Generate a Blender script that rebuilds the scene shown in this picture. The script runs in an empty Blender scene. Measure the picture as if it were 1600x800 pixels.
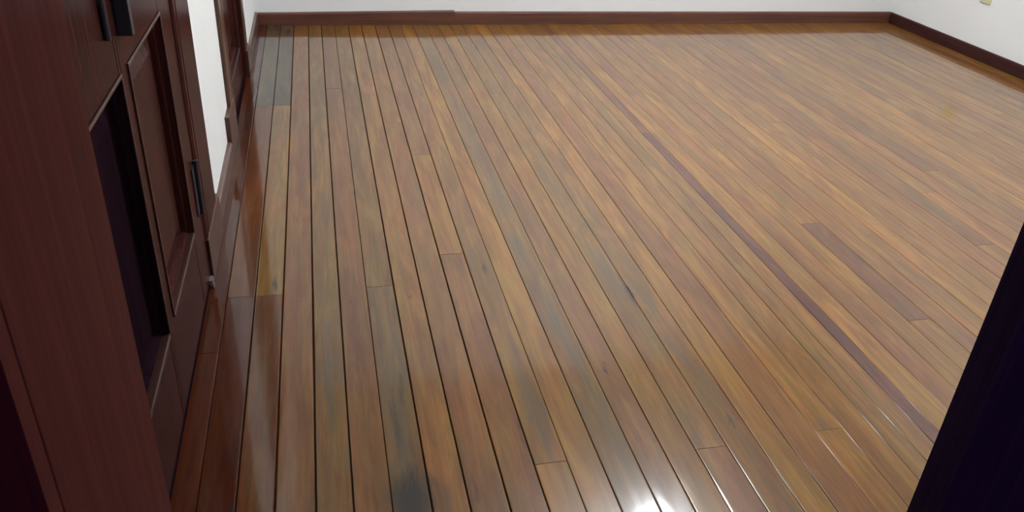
import bpy, math, random
from mathutils import Vector, Matrix

random.seed(7)
scene = bpy.context.scene
col = scene.collection

# ------------------------------------------------------------------ camera
YAW, PITCH, ROLL, FPX = 0.24374, 0.51849, 0.05802, 1284.25
CAM = Vector((0.0, 0.0, 1.5))
cy, sy, cp, sp = math.cos(YAW), math.sin(YAW), math.cos(PITCH), math.sin(PITCH)
fwd = Vector((sy * cp, cy * cp, -sp))
rt = Vector((cy, -sy, 0.0))
up = rt.cross(fwd)
cr, sr = math.cos(ROLL), math.sin(ROLL)
r2 = rt * cr + up * sr
u2 = -rt * sr + up * cr
cam_data = bpy.data.cameras.new('camera')
cam_data.sensor_width = 36.0
cam_data.lens = FPX / 1600.0 * 36.0
cam_data.clip_start = 0.02
cam = bpy.data.objects.new('camera', cam_data)
col.objects.link(cam)
m = Matrix((r2, u2, -fwd)).transposed().to_4x4()
m.translation = CAM
cam.matrix_world = m
scene.camera = cam

# ------------------------------------------------------------------ world, exposure
world = bpy.data.worlds.new('dim_corridor')
scene.world = world
world.use_nodes = True
bg = world.node_tree.nodes['Background']
bg.inputs['Color'].default_value = (0.50, 0.28, 0.90, 1)
bg.inputs['Strength'].default_value = 0.22
scene.view_settings.view_transform = 'Standard'
scene.view_settings.look = 'None'
scene.view_settings.gamma = 1.0
scene.view_settings.use_curve_mapping = False
scene.view_settings.exposure = 0.0
LAMP_POS = (2.025, 3.610, 2.90)
LAMP_RADIUS = 0.06
LAMP_STRENGTH = 1520.0
LAMP_COLOR = (0.93, 1.0, 1.06)

# ------------------------------------------------------------------ dimensions
XL, XR = -0.430, 4.485       # wall faces
YB, YF = 5.885, 0.730        # back wall face, room side of the front wall
YC = 0.472                   # corridor side of the front wall
ZC = 3.20


# ------------------------------------------------------------------ helpers
def tag(o, label=None, cat=None, group=None, kind=None):
    if label: o['label'] = label
    if cat: o['category'] = cat
    if group: o['group'] = group
    if kind: o['kind'] = kind
    return o


class MB:
    def __init__(self):
        self.v, self.f = [], []

    def poly(self, pts, faces):
        b = len(self.v)
        self.v += [tuple(p) for p in pts]
        self.f += [tuple(b + i for i in q) for q in faces]
        return self

    def box(self, x0, x1, y0, y1, z0, z1):
        p = [(x0, y0, z0), (x1, y0, z0), (x1, y1, z0), (x0, y1, z0),
             (x0, y0, z1), (x1, y0, z1), (x1, y1, z1), (x0, y1, z1)]
        return self.poly(p, [(3, 2, 1, 0), (4, 5, 6, 7), (0, 1, 5, 4), (1, 2, 6, 5), (2, 3, 7, 6), (3, 0, 4, 7)])

    def extrude(self, prof, a, b, place):
        """closed profile (u,w) swept from a to b; place(u,w,t) -> xyz"""
        n = len(prof)
        pts = [place(u, w, a) for u, w in prof] + [place(u, w, b) for u, w in prof]
        fs = [(i, (i + 1) % n, n + (i + 1) % n, n + i) for i in range(n)]
        fs += [tuple(range(n - 1, -1, -1)), tuple(range(n, 2 * n))]
        return self.poly(pts, fs)

    def cyl(self, c, r, h, axis=2, n=16, r2=None):
        r2 = r if r2 is None else r2
        pts = []
        for k, (rr, hh) in enumerate(((r, 0), (r2, h))):
            for i in range(n):
                a = 2 * math.pi * i / n
                q = [rr * math.cos(a), rr * math.sin(a), hh]
                q = {2: (q[0], q[1], q[2]), 0: (q[2], q[0], q[1]), 1: (q[0], q[2], q[1])}[axis]
                pts.append((c[0] + q[0], c[1] + q[1], c[2] + q[2]))
        fs = [(i, (i + 1) % n, n + (i + 1) % n, n + i) for i in range(n)]
        fs += [tuple(range(n - 1, -1, -1)), tuple(range(n, 2 * n))]
        return self.poly(pts, fs)

    def build(self, name, mat, parent=None, bevel=0.0, smooth=False):
        me = bpy.data.meshes.new(name)
        me.from_pydata(self.v, [], self.f)
        import bmesh
        bm = bmesh.new(); bm.from_mesh(me)
        bmesh.ops.recalc_face_normals(bm, faces=bm.faces)
        if bevel > 0:
            bmesh.ops.bevel(bm, geom=list(bm.edges), offset=bevel, segments=2, affect='EDGES', profile=0.5)
        bm.to_mesh(me); bm.free()
        if smooth:
            for p in me.polygons: p.use_smooth = True
        me.materials.append(mat)
        o = bpy.data.objects.new(name, me)
        col.objects.link(o)
        if parent: o.parent = parent
        return o


def empty(name, parent=None):
    o = bpy.data.objects.new(name, None)
    o.empty_display_size = 0.1
    col.objects.link(o)
    if parent: o.parent = parent
    return o


# ------------------------------------------------------------------ materials
class NT:
    def __init__(self, name):
        self.mat = bpy.data.materials.new(name)
        self.mat.use_nodes = True
        self.t = self.mat.node_tree
        self.b = self.t.nodes['Principled BSDF']

    def n(self, kind, **kw):
        nd = self.t.nodes.new(kind)
        for k, v in kw.items(): setattr(nd, k, v)
        return nd

    def l(self, a, b): self.t.links.new(a, b)

    def put(self, sock, v):
        if isinstance(v, bpy.types.NodeSocket): self.l(v, sock)
        else: sock.default_value = v

    def math(self, op, a, b=None, clamp=False):
        nd = self.n('ShaderNodeMath', operation=op, use_clamp=clamp)
        self.put(nd.inputs[0], a)
        if b is not None: self.put(nd.inputs[1], b)
        return nd.outputs[0]

    def vmath(self, op, a, b):
        nd = self.n('ShaderNodeVectorMath', operation=op)
        self.put(nd.inputs[0], a); self.put(nd.inputs[1], b)
        return nd.outputs['Value'] if op in ('LENGTH', 'DISTANCE', 'DOT_PRODUCT') else nd.outputs[0]

    def noise(self, vec, scale, detail=3, rough=0.55, dist=0.0):
        nd = self.n('ShaderNodeTexNoise')
        self.l(vec, nd.inputs['Vector'])
        nd.inputs['Scale'].default_value = scale
        nd.inputs['Detail'].default_value = detail
        nd.inputs['Roughness'].default_value = rough
        nd.inputs['Distortion'].default_value = dist
        return nd.outputs['Fac']

    def ramp(self, v, a, b, lo=0.0, hi=1.0, smooth=True):
        nd = self.n('ShaderNodeMapRange', interpolation_type='SMOOTHSTEP' if smooth else 'LINEAR')
        self.put(nd.inputs['Value'], v)
        for k, q in (('From Min', a), ('From Max', b), ('To Min', lo), ('To Max', hi)):
            nd.inputs[k].default_value = q
        return nd.outputs['Result']

    def mix(self, f, a, b, mode='MIX'):
        nd = self.n('ShaderNodeMix', data_type='RGBA', blend_type=mode)
        self.put(nd.inputs[0], f); self.put(nd.inputs[6], a); self.put(nd.inputs[7], b)
        return nd.outputs[2]

    def bump(self, h, strength, dist):
        nd = self.n('ShaderNodeBump')
        self.l(h, nd.inputs['Height'])
        nd.inputs['Strength'].default_value = strength
        nd.inputs['Distance'].default_value = dist
        return nd.outputs['Normal']


def rgb(c): return (c[0], c[1], c[2], 1.0)


def wood(name, light, dark, stretch, rough=0.35, coat=0.5, coat_rough=0.15, spec=0.3, bump=0.05):
    t = NT(name)
    geo = t.n('ShaderNodeNewGeometry')
    oi = t.n('ShaderNodeObjectInfo')
    off = t.vmath('MULTIPLY', oi.outputs['Random'], (13.0, 29.0, 7.0))
    pos = t.vmath('ADD', geo.outputs['Position'], off)
    sp_ = t.vmath('MULTIPLY', pos, stretch)
    g1 = t.noise(sp_, 1.0, 5, 0.6, 0.6)
    g2 = t.noise(t.vmath('MULTIPLY', pos, (3, 3, 3)), 1.0, 2)
    f = t.ramp(t.math('ADD', t.math('MULTIPLY', g1, 0.75), t.math('MULTIPLY', g2, 0.25)), 0.35, 0.65)
    c = t.mix(f, rgb(dark), rgb(light))
    t.l(c, t.b.inputs['Base Color'])
    t.b.inputs['Roughness'].default_value = rough
    t.b.inputs['Coat Weight'].default_value = coat
    t.b.inputs['Coat Roughness'].default_value = coat_rough
    t.b.inputs['Specular IOR Level'].default_value = spec
    if bump: t.l(t.bump(g1, bump, 0.002), t.b.inputs['Normal'])
    return t.mat


def plaster(name, c, rough=0.85):
    t = NT(name)
    geo = t.n('ShaderNodeNewGeometry')
    a = t.noise(geo.outputs['Position'], 2.2, 3)
    b = t.noise(geo.outputs['Position'], 60.0, 4)
    k = t.ramp(a, 0.3, 0.7, 0.0, 1.0)
    t.l(t.mix(k, rgb([q * 0.965 for q in c]), rgb(c)), t.b.inputs['Base Color'])
    t.b.inputs['Roughness'].default_value = rough
    t.b.inputs['Specular IOR Level'].default_value = 0.25
    t.l(t.bump(b, 0.12, 0.002), t.b.inputs['Normal'])
    return t.mat


def plain(name, c, rough=0.5, metal=0.0):
    t = NT(name)
    geo = t.n('ShaderNodeNewGeometry')
    a = t.noise(geo.outputs['Position'], 40.0, 3)
    t.l(t.mix(a, rgb([q * 0.85 for q in c]), rgb([min(1, q * 1.1) for q in c])), t.b.inputs['Base Color'])
    t.b.inputs['Roughness'].default_value = rough
    t.b.inputs['Metallic'].default_value = metal
    return t.mat


M = {}
M['wall'] = plaster('white_plaster', (0.84, 0.84, 0.825))
M['ceiling'] = plaster('ceiling_paint', (0.82, 0.81, 0.78))
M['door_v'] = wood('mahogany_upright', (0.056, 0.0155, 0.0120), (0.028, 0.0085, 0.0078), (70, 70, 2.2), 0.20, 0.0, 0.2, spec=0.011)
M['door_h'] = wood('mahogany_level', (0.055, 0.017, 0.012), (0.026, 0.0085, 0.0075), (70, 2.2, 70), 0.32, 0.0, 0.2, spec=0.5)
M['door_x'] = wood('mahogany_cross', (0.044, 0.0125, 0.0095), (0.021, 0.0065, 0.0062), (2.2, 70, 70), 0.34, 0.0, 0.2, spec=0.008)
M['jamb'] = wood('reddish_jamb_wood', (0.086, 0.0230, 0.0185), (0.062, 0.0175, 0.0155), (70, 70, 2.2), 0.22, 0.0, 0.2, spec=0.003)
M['panel_dark'] = wood('near_black_mahogany', (0.017, 0.0070, 0.0100), (0.008, 0.0038, 0.0062), (70, 70, 2.2), 0.4, 0.0, 0.3, spec=0.0)  # near-black tone for the near leaf's lower panel and the thresholds
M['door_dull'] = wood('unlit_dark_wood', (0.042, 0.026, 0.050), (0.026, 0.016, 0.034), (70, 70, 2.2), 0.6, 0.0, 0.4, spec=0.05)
M['plinth'] = wood('red_brown_plinth', (0.085, 0.028, 0.012), (0.035, 0.012, 0.008), (60, 60, 2.5), 0.38, 0.4, 0.2)
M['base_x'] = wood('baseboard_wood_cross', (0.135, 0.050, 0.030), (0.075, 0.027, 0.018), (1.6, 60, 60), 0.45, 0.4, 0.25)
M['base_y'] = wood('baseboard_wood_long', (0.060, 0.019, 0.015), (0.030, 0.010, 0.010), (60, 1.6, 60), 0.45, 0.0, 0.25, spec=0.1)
M['base_l'] = wood('baseboard_wood_pale', (0.120, 0.055, 0.036), (0.065, 0.028, 0.020), (60, 1.6, 60), 0.42, 0.6, 0.25)  # paler brown tone for the left-wall pieces
M['black_iron'] = plain('black_iron', (0.010, 0.009, 0.014), 0.45)
M['steel'] = plain('dull_steel', (0.32, 0.31, 0.30), 0.4, 0.7)
M['cream_plastic'] = plain('cream_plastic', (0.60, 0.58, 0.36), 0.4)
M['white_metal'] = plain('white_enamel', (0.75, 0.74, 0.72), 0.4)
M['subfloor'] = plain('dark_subfloor', (0.040, 0.020, 0.010), 0.8)


def lamp_mat():
    t = NT('lit_glass_globe')
    t.b.inputs['Base Color'].default_value = (0.9, 0.9, 0.88, 1)
    t.b.inputs['Emission Color'].default_value = rgb(LAMP_COLOR)
    t.b.inputs['Emission Strength'].default_value = LAMP_STRENGTH
    return t.mat


M['globe'] = lamp_mat()

# stains that lie on the boards: x, y, rx, ry, strength
STAINS_DARK = [(0.140, 1.430, 0.075, 0.110, 1.0), (-0.203, 2.47, 0.012, 0.07, 0.9), (0.985, 2.27, 0.010, 0.14, 0.9),
               (0.772, 1.87, 0.012, 0.010, 0.7), (0.036, 2.32, 0.010, 0.022, 0.6), (-0.285, 1.43, 0.016, 0.045, 0.8),
               (0.235, 2.33, 0.010, 0.020, 0.6), (0.515, 2.47, 0.008, 0.06, 0.6), (1.045, 1.575, 0.010, 0.014, 0.7),
               (0.86, 2.98, 0.012, 0.012, 0.4), (0.30, 1.44, 0.012, 0.06, 0.5), (0.455, 1.62, 0.006, 0.07, 0.55),
               (0.13, 1.72, 0.012, 0.16, 0.45), (0.16, 1.86, 0.008, 0.10, 0.4)]
STAINS_GREY = [(0.670, 2.62, 0.030, 0.20, 0.9), (0.690, 3.05, 0.035, 0.22, 0.65), (0.690, 2.03, 0.032, 0.34, 0.75),
               (0.512, 1.72, 0.034, 0.26, 0.9), (0.69, 4.75, 0.030, 0.35, 0.6), (0.685, 3.75, 0.03, 0.30, 0.5),
               (0.135, 1.72, 0.045, 0.40, 0.65), (0.96, 2.38, 0.040, 0.24, 0.6), (0.95, 3.15, 0.035, 0.35, 0.45),
               (1.03, 1.80, 0.040, 0.25, 0.45), (-0.04, 2.02, 0.022, 0.45, 0.55), (1.29, 1.50, 0.03, 0.05, 0.5),
               (0.70, 1.55, 0.030, 0.22, 0.45), (2.00, 1.86, 0.02, 0.10, 0.5), (-0.12, 1.95, 0.006, 0.5, 0.0),
               (0.215, 1.40, 0.03, 0.08, 0.4), (-0.255, 5.1, 0.09, 0.85, 0.4)]


def plank_mat():
    t = NT('varnished_plank_wood')
    geo = t.n('ShaderNodeNewGeometry')
    oi = t.n('ShaderNodeObjectInfo')
    P = geo.outputs['Position']
    off = t.vmath('MULTIPLY', oi.outputs['Random'], (17.0, 41.0, 0.0))
    pos = t.vmath('ADD', P, off)
    fine = t.noise(t.vmath('MULTIPLY', pos, (150, 5.0, 1)), 1.0, 5, 0.62, 0.4)
    mid = t.noise(t.vmath('MULTIPLY', pos, (38, 1.7, 1)), 1.0, 4, 0.6, 1.2)
    broad = t.noise(t.vmath('MULTIPLY', pos, (16, 2.6, 1)), 1.0, 4, 0.6, 0.8)
    base = oi.outputs['Color']
    c = t.mix(t.ramp(mid, 0.33, 0.68), t.mix(1.0, base, (0.82, 0.77, 0.74, 1), 'MULTIPLY'),
              t.mix(1.0, base, (1.09, 1.08, 1.05, 1), 'MULTIPLY'))
    c = t.mix(t.ramp(fine, 0.35, 0.7, 0.0, 1.0), t.mix(1.0, c, (0.90, 0.88, 0.87, 1), 'MULTIPLY'), c)
    # redder / yellower drift along the board
    c = t.mix(t.ramp(broad, 0.35, 0.65), t.mix(1.0, c, (1.02, 0.87, 0.90, 1), 'MULTIPLY'),
              t.mix(1.0, c, (1.03, 1.10, 1.00, 1), 'MULTIPLY'))
    blot = t.noise(t.vmath('MULTIPLY', pos, (11, 1.9, 1)), 1.0, 5, 0.62, 1.0)
    c = t.mix(t.ramp(blot, 0.36, 0.66), t.mix(1.0, c, (0.80, 0.78, 0.84, 1), 'MULTIPLY'), t.mix(1.0, c, (1.10, 1.11, 1.02, 1), 'MULTIPLY'))
    # grey weathering, amount per board in the alpha of the object colour
    wn = t.noise(t.vmath('MULTIPLY', pos, (26, 2.6, 1)), 1.0, 5, 0.65, 1.5)
    wear = t.math('MULTIPLY', t.ramp(wn, 0.46, 0.66), oi.outputs['Alpha'], True)
    c = t.mix(wear, c, (0.095, 0.062, 0.028, 1))
    # individual stains
    jit = t.noise(t.vmath('MULTIPLY', P, (45, 7, 1)), 1.0, 4, 0.65)
    jv = t.vmath('MULTIPLY', t.math('SUBTRACT', jit, 0.5), (0.05, 0.22, 0.0))
    pj = t.vmath('ADD', P, jv)

    def spots(lst):
        tot = None
        for x, y, rx, ry, s in lst:
            if s <= 0: continue
            d = t.vmath('MULTIPLY', t.vmath('SUBTRACT', pj, (x, y, 0.0)), (1 / rx, 1 / ry, 0.0))
            k = t.ramp(t.vmath('LENGTH', d, (0, 0, 0)), 1.15, 0.25, 0.0, s)
            tot = k if tot is None else t.math('MAXIMUM', tot, k)
        return tot
    c = t.mix(t.math('MULTIPLY', spots(STAINS_GREY), t.ramp(wn, 0.25, 0.6, 0.45, 1.0)), c, (0.095, 0.068, 0.036, 1))
    c = t.mix(spots(STAINS_DARK), c, (0.028, 0.018, 0.013, 1))
    t.l(c, t.b.inputs['Base Color'])
    t.b.inputs['Roughness'].default_value = 0.36
    t.b.inputs['Specular IOR Level'].default_value = 0.045
    t.b.inputs['Coat Weight'].default_value = 1.0
    t.b.inputs['Coat IOR'].default_value = 1.47
    rn = t.noise(t.vmath('MULTIPLY', P, (12, 3, 1)), 1.0, 3)
    t.l(t.ramp(rn, 0.3, 0.7, 0.06, 0.11), t.b.inputs['Coat Roughness'])
    wv = t.noise(t.vmath('MULTIPLY', P, (22, 4, 1)), 1.0, 2)
    t.l(t.bump(wv, 0.06, 0.0015), t.b.inputs['Coat Normal'])
    return t.mat


M['plank'] = plank_mat()

# ------------------------------------------------------------------ room shell
# the left wall is pierced by two doorways, the front wall by the doorway one looks through
D1A, D1B = 0.985, 2.520       # clear opening of door 1 along y
D2A, D2B = 3.830, 4.765
DH = 2.10
w = MB()
w.box(XL - 0.20, XL, YC, D1A, 0, ZC).box(XL - 0.20, XL, D1B, D2A, 0, ZC).box(XL - 0.20, XL, D2B, YB + 0.15, 0, ZC)
w.box(XL - 0.20, XL, D1A, D1B, DH, ZC).box(XL - 0.20, XL, D2A, D2B, DH, ZC)
tag(w.build('wall_left', M['wall']), 'white painted wall with the two dark doors', 'wall', kind='structure')
tag(MB().box(XL, XR + 0.15, YB, YB + 0.15, 0, ZC).build('wall_back', M['wall']),
    'white painted wall at the far end of the room', 'wall', kind='structure')
tag(MB().box(XR, XR + 0.15, YC, YB, 0, ZC).build('wall_right', M['wall']),
    'white painted wall on the right with the cream outlet', 'wall', kind='structure')
OX0, OX1, OH = -0.200, 1.500, 2.15
w = MB().box(XL, OX0 - 0.03, YC, YF, 0, ZC).box(OX1 + 0.03, XR, YC, YF, 0, ZC).box(OX0 - 0.03, OX1 + 0.03, YC, YF, OH + 0.03, ZC)
tag(w.build('wall_front', M['wall']), 'wall around the near doorway', 'wall', kind='structure')
tag(MB().box(XL - 0.2, XR + 0.15, YC, YB + 0.15, ZC, ZC + 0.12).build('ceiling', M['ceiling']),
    'plain white ceiling above the wooden floor', 'ceiling', kind='structure')

# ------------------------------------------------------------------ floor of single boards
floor = MB().box(XL - 0.2, XR + 0.15, -0.6, YB + 0.15, -0.10, -0.0102).build('floor', M['subfloor'])
tag(floor, 'glossy varnished floor of narrow brown wooden boards', 'floor', kind='structure')

N_ = (0.238, 0.117, 0.0270); O_ = (0.285, 0.142, 0.0270); R_ = (0.230, 0.098, 0.0280)
G_ = (0.180, 0.106, 0.0400); D_ = (0.155, 0.075, 0.0240); P_ = (0.125, 0.045, 0.0300); P2 = (0.160, 0.068, 0.0260)
OL = (0.215, 0.119, 0.0280); MV = (0.208, 0.097, 0.0340); GB = (0.085, 0.061, 0.0330); RD = (0.074, 0.0180, 0.0070)
RB = (0.130, 0.046, 0.0130)
edges = [-0.429, -0.355, -0.266, -0.177, -0.082, 0.005, 0.095, 0.1875, 0.277, 0.371, 0.462, 0.5495, 0.635, 0.729,
         0.813, 0.899, 0.989, 1.079, 1.162, 1.2605, 1.347, 1.434, 1.500, 1.564, 1.611, 1.700, 1.790, 1.875, 1.965,
         2.050, 2.145]
while edges[-1] + 0.0895 < XR - 0.03: edges.append(edges[-1] + 0.0895)
edges.append(XR - 0.002)
# gap width at each seam (left side of that column), metres
gaps = {2: .0030, 3: .0050, 4: .0060, 5: .0050, 6: .0018, 7: .0050, 8: .0046, 9: .0050, 10: .0034, 11: .0018, 12: .0036,
        13: .0022, 14: .0040, 15: .0030, 16: .0018, 17: .0028, 18: .0034, 19: .0024, 20: .0012, 21: .0026, 22: .0008,
        23: .0008, 24: .0006, 25: .0012, 26: .0008, 27: .0014, 28: .0008, 29: .0020, 30: .0026}
Y0, Y1 = -0.55, YB - 0.002
# joints (y) and (colour, wear) from near to far
spec = {
    0: ([2.1, 3.9], [(RD, .1), (RD, .1), (RD, 0)]),
    1: ([2.40, 4.25], [(RD, .1), (RB, .1), (GB, .5)]),
    2: ([2.40, 4.25], [(RB, .5), (OL, .3), (GB, .6)]),
    3: ([], [(R_, .12)]),
    4: ([], [(OL, .5)]),
    5: ([4.5], [(R_, .15), (MV, .1)]),
    6: ([2.405], [(G_, .9), (OL, .1)]),
    7: ([], [(N_, .15)]),
    8: ([3.95], [(MV, .2), (N_, .1)]),
    9: ([2.595, 3.53], [(R_, .15), (O_, .1), (MV, .2)]),
    10: ([1.495], [(O_, .1), (N_, .45)]),
    11: ([], [(O_, 0)]),
    12: ([], [(G_, .5)]),
    13: ([], [(MV, .15)]),
    14: ([], [(O_, .12)]),
    15: ([1.48], [(R_, .1), (OL, .4)]),
    16: ([], [(N_, .65)]),
    17: ([], [(O_, .05)]),
    18: ([], [(R_, .05)]),
    19: ([1.495], [(O_, .1), (O_, .05)]),
    20: ([], [(N_, .1)]),
    21: ([], [(OL, .3)]),
    22: ([], [(N_, .4)]),
    23: ([3.7], [(P_, .0), (P2, .0)]),
    24: ([], [(O_, .05)]),
    25: ([], [(R_, .1)]),
    26: ([], [(O_, .1)]),
    27: ([1.95, 2.66], [(N_, .2), (P2, .2), (N_, .2)]),
    28: ([], [(R_, .2)]),
    29: ([], [(N_, .3)]),
    30: ([], [(O_, .1)]),
    34: ([2.4, 4.0], [(N_, .3), (D_, .4), (MV, .3)]),
    37: ([3.1, 4.75], [(N_, .2), (D_, .4), (MV, .2)]),
}
pal = [N_, N_, O_, R_, OL, MV, N_, O_]
for k in range(len(edges) - 1):
    x0, x1 = edges[k], edges[k + 1]
    gl, gr = (gaps.get(q, .0012) * (0.72 if q < 11 else 0.40) for q in (k, k + 1))
    if k in spec: joints, cols = spec[k]
    else:
        joints = [random.uniform(2.2, 5.2)] if random.random() < 0.5 else []
        c0 = random.choice(pal)
        cols = [(random.choice([c0, c0, N_]), random.uniform(0, .35)) for _ in range(3)]
    ys = [Y0] + list(joints) + [Y1]
    for j in range(len(ys) - 1):
        a, b = ys[j] + 0.0003, ys[j + 1] - 0.0003
        xa, xb = x0 + gl / 2, x1 - gr / 2
        cx, cyy = (xa + xb) / 2, (a + b) / 2
        hw, hl = (xb - xa) / 2, (b - a) / 2
        th = 0.010
        mbp = MB()
        rings = []
        for (dx, dy, z) in ((hw, hl, -th), (hw, hl, -0.0022), (hw - 0.0012, hl - 0.0003, -0.00020), (hw - 0.0035, hl - 0.0006, 0.0)):
            rings += [(-dx, -dy, z), (dx, -dy, z), (dx, dy, z), (-dx, dy, z)]
        fs = [(3, 2, 1, 0), (12, 13, 14, 15)]
        for r_ in (0, 4, 8):
            fs += [(r_ + i, r_ + (i + 1) % 4, r_ + 4 + (i + 1) % 4, r_ + 4 + i) for i in range(4)]
        mbp.poly(rings, fs)
        o = mbp.build('plank', M['plank'], floor)
        o.location = (cx, cyy, random.uniform(-0.0006, 0.0))
        o.rotation_euler = (0.0, math.radians(random.uniform(-.22, .22)), 0.0)
        (c3, wr) = cols[j]
        v = 0.90 * random.uniform(0.95, 1.05) * (0.87 if 3 <= k <= 6 else 1.0)
        keep = 1.0 if c3 in (P_, P2, GB, RD, RB) else 0.66
        c3 = [N_[q] + (c3[q] - N_[q]) * keep for q in range(3)]
        o.color = (c3[0] * v * 1.02, c3[1] * v * 0.965, c3[2] * v * 0.85, wr)

# ------------------------------------------------------------------ baseboards
def base_prof(h, t):
    return [(0, 0), (t, 0), (t, h - 0.010), (t - 0.003, h - 0.003), (t - 0.008, h), (0, h)]


def taper_board(h0, h1, t, a, b, place):
    mbx = MB()
    p0, p1 = base_prof(h0, t), base_prof(h1, t)
    n = len(p0)
    pts = [place(u, w_, a) for u, w_ in p0] + [place(u, w_, b) for u, w_ in p1]
    fs = [(i, (i + 1) % n, n + (i + 1) % n, n + i) for i in range(n)]
    fs += [tuple(range(n - 1, -1, -1)), tuple(range(n, 2 * n))]
    return mbx.poly(pts, fs)


bb = empty('baseboard_back'); tag(bb, 'dark brown baseboard in two lengths along the far wall', 'baseboard', kind='structure')
pl = lambda u, w_, t_: (t_, YB - u, w_ + 0.001)
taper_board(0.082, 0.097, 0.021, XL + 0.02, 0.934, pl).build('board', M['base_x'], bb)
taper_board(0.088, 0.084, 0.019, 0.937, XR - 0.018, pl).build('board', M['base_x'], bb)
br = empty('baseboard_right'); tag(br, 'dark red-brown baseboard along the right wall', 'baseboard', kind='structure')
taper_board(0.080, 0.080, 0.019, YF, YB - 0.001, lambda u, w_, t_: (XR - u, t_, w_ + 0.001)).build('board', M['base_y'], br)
bl = empty('baseboard_left'); tag(bl, 'brown baseboard pieces beside the doors on the left wall', 'baseboard', kind='structure')
taper_board(0.084, 0.084, 0.020, 4.928, YB - 0.001, lambda u, w_, t_: (XL + u, t_, w_ + 0.001)).build('board', M['base_l'], bl)
taper_board(0.086, 0.086, 0.020, 2.870, 3.542, lambda u, w_, t_: (XL + u, t_, w_ + 0.001)).build('board', M['base_l'], bl)


# ------------------------------------------------------------------ doors in the left wall
def casing_strip(ya, yb, z0, z1, x_out, flip=False):
    """moulded casing board on the left wall, face profile across y"""
    d = x_out - XL
    prof = [(0, 0), (0, d * 0.72), (0.012, d), (0.030, d), (0.036, d * 0.78), (0.052, d * 0.78), (0.060, d * 0.95),
            (yb - ya - 0.008, d * 0.95), (yb - ya, d * 0.7), (yb - ya, 0)]
    if flip: prof = [(yb - ya - u, w_) for u, w_ in prof]
    return MB().extrude(prof, z0, z1, lambda u, w_, t_: (XL + w_, ya + u, t_))


def panel_mesh(ya, yb, za, zb, xf, depth=0.032, ch=0.014, flat=0.030, rise=0.010, slope=0.030):
    """moulded opening edge, recessed flat and raised field, one mesh facing +x"""
    mbp = MB()
    steps = [(0.0, xf), (ch * 0.25, xf - depth * 0.45), (ch * 0.6, xf - depth * 0.55), (ch, xf - depth), (ch + flat, xf - depth),
             (ch + flat + slope, xf - depth + rise)]
    pts = []
    for ins, x in steps:
        pts += [(x, ya + ins, za + ins), (x, yb - ins, za + ins), (x, yb - ins, zb - ins), (x, ya + ins, zb - ins)]
    fs = []
    for r_ in range(len(steps) - 1):
        b = r_ * 4
        fs += [(b + i, b + (i + 1) % 4, b + 4 + (i + 1) % 4, b + 4 + i) for i in range(4)]
    b = (len(steps) - 1) * 4
    fs.append((b, b + 1, b + 2, b + 3))
    # back board so that the panel is a closed solid
    n0 = len(pts)
    xb = xf - depth - 0.008
    pts += [(xb, ya, za), (xb, yb, za), (xb, yb, zb), (xb, ya, zb)]
    fs += [(i, n0 + i, n0 + (i + 1) % 4, (i + 1) % 4) for i in range(4)]
    fs.append((n0 + 3, n0 + 2, n0 + 1, n0))
    return mbp.poly(pts, fs)


def bead(ya, yb, za, zb, xf, wd=0.008, pr=0.004):
    return (MB().box(xf, xf + pr, ya - wd, yb + wd, zb, zb + wd).box(xf - 0.026, xf + pr, ya + 0.001, yb - 0.001, za - wd, za + 0.004)
            .box(xf, xf + pr, ya - wd, ya, za, zb).box(xf, xf + pr, yb, yb + wd, za, zb))


def leaf(parent, ya, yb, zt, xf, th, openings, z0=0.034, panel_mats=None):
    """stiles and rails as one mesh with panels as its own children"""
    ob = openings
    mbl = MB()
    y0, y1 = ob[0][0], ob[0][1]
    mbl.box(xf - th, xf, ya, y0, z0, zt).box(xf - th, xf, y1, yb, z0, zt)
    z = z0
    for (a, b, za, zb) in ob:
        mbl.box(xf - th, xf - 0.0006, y0, y1, z, za); z = zb
    mbl.box(xf - th, xf - 0.0006, y0, y1, z, zt)
    lf = mbl.build('leaf', M['door_v'], parent)
    for i, (a, b, za, zb) in enumerate(ob):
        pm = M['door_v'] if not panel_mats else panel_mats[i]
        panel_mesh(a, b, za, zb, xf).build('panel', pm, lf)
        bead(a, b, za, zb, xf).build('moulding', M['door_h'], lf, bevel=0.0015)
    return lf


# door 1: a pair of panelled leaves, the near one partly hidden by the doorway
d1 = empty('door_1')
tag(d1, 'nearer dark mahogany double door with recessed panels and moulded casing', 'door', kind='structure')
XF1 = -0.411
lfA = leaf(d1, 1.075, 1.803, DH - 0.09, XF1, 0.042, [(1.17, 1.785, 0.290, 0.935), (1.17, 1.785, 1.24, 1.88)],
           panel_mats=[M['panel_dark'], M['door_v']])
lfB = leaf(d1, 1.806, 2.494, DH - 0.09, XF1, 0.042, [(1.872, 2.315, 0.290, 0.935), (1.872, 2.315, 1.24, 1.88)])
# rim lock and bolt
lk = MB().box(XF1, -0.381, 1.832, 1.858, 1.010, 1.20).build('rim_lock', M['black_iron'], lfB, bevel=0.002)
tag(lk, 'black iron rim lock')
bt = MB().cyl((XF1 + 0.006, 1.722, 1.032), 0.007, 0.42, 2, 12).box(XF1, XF1 + 0.004, 1.712, 1.732, 1.10, 1.42).build('door_bolt', M['black_iron'], lfA)
tag(bt, 'black upright sliding bolt')
for z in (0.275, 1.62):
    hg = (MB().cyl((XF1 + 0.008, 2.478, z), 0.008, 0.18, 2, 12).box(XF1, XF1 + 0.004, 2.430, 2.476, z + 0.01, z + 0.17)
          .build('hinge', M['black_iron'], lfB))
    tag(hg, 'black door hinge')
pv = MB().box(XF1, XF1 + 0.010, 2.455, 2.488, 0.018, 0.036).cyl((XF1 + 0.008, 2.472, 0.001), 0.006, 0.036, 2, 10).build('floor_pivot', M['steel'], lfB)
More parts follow.
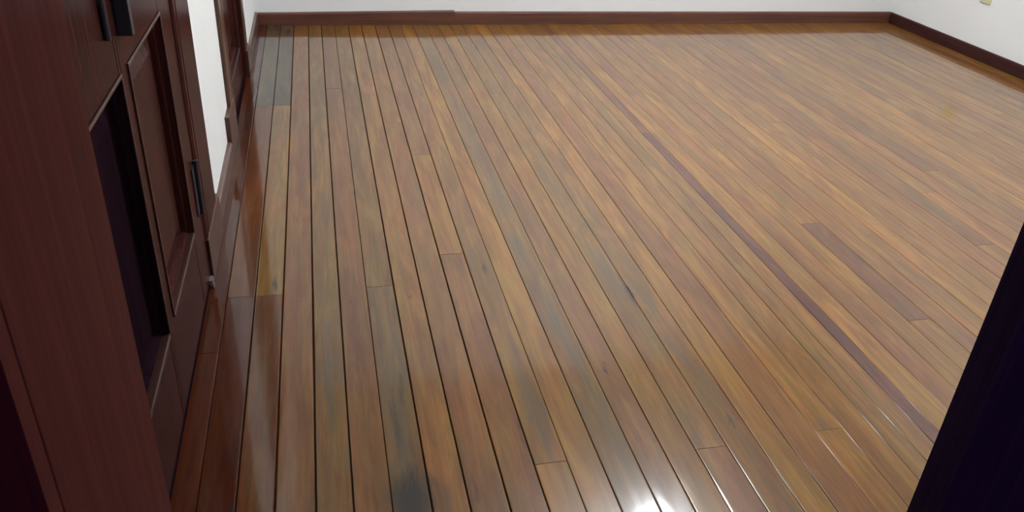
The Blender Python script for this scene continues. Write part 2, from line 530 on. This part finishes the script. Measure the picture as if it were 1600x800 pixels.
tag(pv, 'small steel pivot at the foot of the leaf')
# jamb lining and casing
jm = MB().box(XL - 0.195, XL + 0.010, D1A, D1A + 0.085, 0, DH).box(XL - 0.195, XL + 0.010, 2.500, D1B, 0, DH)
jm.box(XL - 0.195, XL + 0.010, D1A + 0.085, 2.500, DH - 0.085, DH).build('jamb', M['door_v'], d1)
casing_strip(2.510, 2.812, 0.158, DH + 0.13, -0.404).build('casing', M['door_v'], d1)
casing_strip(0.830, 0.990, 0.158, DH + 0.13, -0.404, True).build('casing', M['door_v'], d1)
MB().box(XL, -0.406, 0.990, 2.510, DH - 0.02, DH + 0.12).build('casing', M['door_h'], d1, bevel=0.004)
MB().box(XL, -0.402, 2.508, 2.868, 0.001, 0.160).build('plinth_block', M['plinth'], d1, bevel=0.003)
MB().box(XL, -0.402, 0.820, 0.992, 0.001, 0.160).build('plinth_block', M['plinth'], d1, bevel=0.003)
MB().box(XL - 0.15, -0.4135, D1A + 0.086, 2.499, 0.0008, 0.022).build('threshold', M['panel_dark'], d1, bevel=0.002)  # near-black strip; the shade of the gap under the leaves put into colour

# door 2: single leaf further back
d2 = empty('door_2')
tag(d2, 'farther dark brown panelled door near the room corner', 'door', kind='structure')
XF2 = -0.440
lf2 = leaf(d2, 3.850, 4.745, DH - 0.04, XF2, 0.042, [(3.95, 4.645, 0.190, 0.93), (3.95, 4.645, 1.10, 1.90)], z0=0.010)
MB().cyl((XF2, 3.900, 1.0), 0.024, 0.006, 0, 16).cyl((XF2 + 0.006, 3.900, 1.0), 0.010, 0.034, 0, 12).cyl((XF2 + 0.04, 3.900, 1.0), 0.022, 0.022, 0, 16, 0.026).build('knob', M['black_iron'], lf2)
jm = MB().box(XL - 0.195, XL + 0.008, D2A, 3.847, 0, DH).box(XL - 0.195, XL + 0.008, 4.748, D2B, 0, DH)
jm.box(XL - 0.195, XL + 0.008, 3.847, 4.748, DH - 0.035, DH).build('jamb', M['door_v'], d2)
casing_strip(3.690, 3.838, 0.195, DH + 0.11, -0.412, True).build('casing', M['plinth'], d2)
casing_strip(4.757, 4.870, 0.140, DH + 0.11, -0.412).build('casing', M['plinth'], d2)
MB().box(XL, -0.414, 3.838, 4.757, DH - 0.01, DH + 0.10).build('casing', M['door_h'], d2, bevel=0.004)
MB().box(XL, -0.410, 3.545, 3.842, 0.001, 0.198).build('plinth_block', M['plinth'], d2, bevel=0.003)
MB().box(XL, -0.406, 4.753, 4.925, 0.001, 0.142).build('plinth_block', M['plinth'], d2, bevel=0.003)
MB().box(XL - 0.15, XL + 0.002, D2A, D2B, -0.0100, 0.005).build('threshold', M['panel_dark'], d2, bevel=0.002)

# ------------------------------------------------------------------ the doorway one looks through
d3 = empty('door_3')
tag(d3, 'near doorway with reddish wooden jamb and one dark closed leaf', 'door', kind='structure')
MB().box(OX0 - 0.03, OX0, YC, YF, 0.001, OH).build('jamb', M['jamb'], d3, bevel=0.002)
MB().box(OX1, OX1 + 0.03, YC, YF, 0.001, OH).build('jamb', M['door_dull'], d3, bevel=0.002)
MB().box(OX0 - 0.03, OX1 + 0.03, YC, YF, OH, OH + 0.03).build('jamb', M['door_x'], d3, bevel=0.002)
MB().box(OX0 - 0.15, OX0, YC - 0.022, YC - 0.0004, 0.001, OH + 0.14).build('casing', M['jamb'], d3, bevel=0.001)
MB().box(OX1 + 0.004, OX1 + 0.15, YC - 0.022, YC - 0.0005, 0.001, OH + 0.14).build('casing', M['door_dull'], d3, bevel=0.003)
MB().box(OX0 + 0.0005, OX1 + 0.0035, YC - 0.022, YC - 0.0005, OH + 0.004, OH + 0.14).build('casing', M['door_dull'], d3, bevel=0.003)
LX0, LX1, LY0, LY1 = 0.639, OX1 - 0.004, 0.530, 0.5695
lm = MB()
for (a, b, c_, d_) in ((LX0, LX0 + 0.11, 0.012, OH - 0.004), (LX1 - 0.11, LX1, 0.012, OH - 0.004),
                       (LX0 + 0.11, LX1 - 0.11, 0.012, 0.26), (LX0 + 0.11, LX1 - 0.11, 0.92, 1.06),
                       (LX0 + 0.11, LX1 - 0.11, OH - 0.13, OH - 0.004)):
    lm.box(a, b, LY0, LY1, c_, d_)
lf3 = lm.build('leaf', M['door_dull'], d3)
tag(lf3, 'dark closed door leaf at the right')
for (c_, d_) in ((0.26, 0.92), (1.06, OH - 0.13)):
    MB().box(LX0 + 0.105, LX1 - 0.105, LY0 + 0.012, LY1 - 0.012, c_ - 0.005, d_ + 0.005).build('panel', M['door_dull'], lf3, bevel=0.003)

# ------------------------------------------------------------------ wall outlet on the right wall
wo = empty('wall_outlet')
wo.location = (XR, 4.945, 0.365)
tag(wo, 'small cream plastic outlet plate low on the right white wall', 'outlet')
MB().box(-0.009, 0.0, -0.050, 0.050, 0.0, 0.115).build('cover_plate', M['cream_plastic'], wo, bevel=0.003)
MB().box(-0.013, -0.008, -0.022, 0.022, 0.030, 0.085).build('socket', M['cream_plastic'], wo, bevel=0.002)

# ------------------------------------------------------------------ ceiling lamp (mirrored in the varnish)
cl = empty('ceiling_lamp')
cl.location = (LAMP_POS[0], LAMP_POS[1], ZC)
tag(cl, 'lit round glass ceiling lamp mirrored in the glossy floor', 'lamp')
MB().cyl((0, 0, -0.03), 0.06, 0.03, 2, 24).build('canopy', M['white_metal'], cl)
zl = LAMP_POS[2] - ZC
MB().cyl((0, 0, zl + LAMP_RADIUS * 0.9), 0.012, -0.03 - (zl + LAMP_RADIUS * 0.9), 2, 12).build('stem', M['white_metal'], cl)
g = MB()
ns, nr = 24, 12
pts = [(0, 0, zl + LAMP_RADIUS)]
for i in range(1, nr):
    a = math.pi * i / nr
    for j in range(ns):
        b = 2 * math.pi * j / ns
        pts.append((LAMP_RADIUS * math.sin(a) * math.cos(b), LAMP_RADIUS * math.sin(a) * math.sin(b), zl + LAMP_RADIUS * math.cos(a)))
pts.append((0, 0, zl - LAMP_RADIUS))
fs = [(0, 1 + j, 1 + (j + 1) % ns) for j in range(ns)]
for i in range(nr - 2):
    for j in range(ns):
        fs.append((1 + i * ns + j, 1 + (i + 1) * ns + j, 1 + (i + 1) * ns + (j + 1) % ns, 1 + i * ns + (j + 1) % ns))
last = len(pts) - 1
fs += [(last, last - ns + (j + 1) % ns, last - ns + j) for j in range(ns)]
g.poly(pts, fs).build('globe', M['globe'], cl, smooth=True)
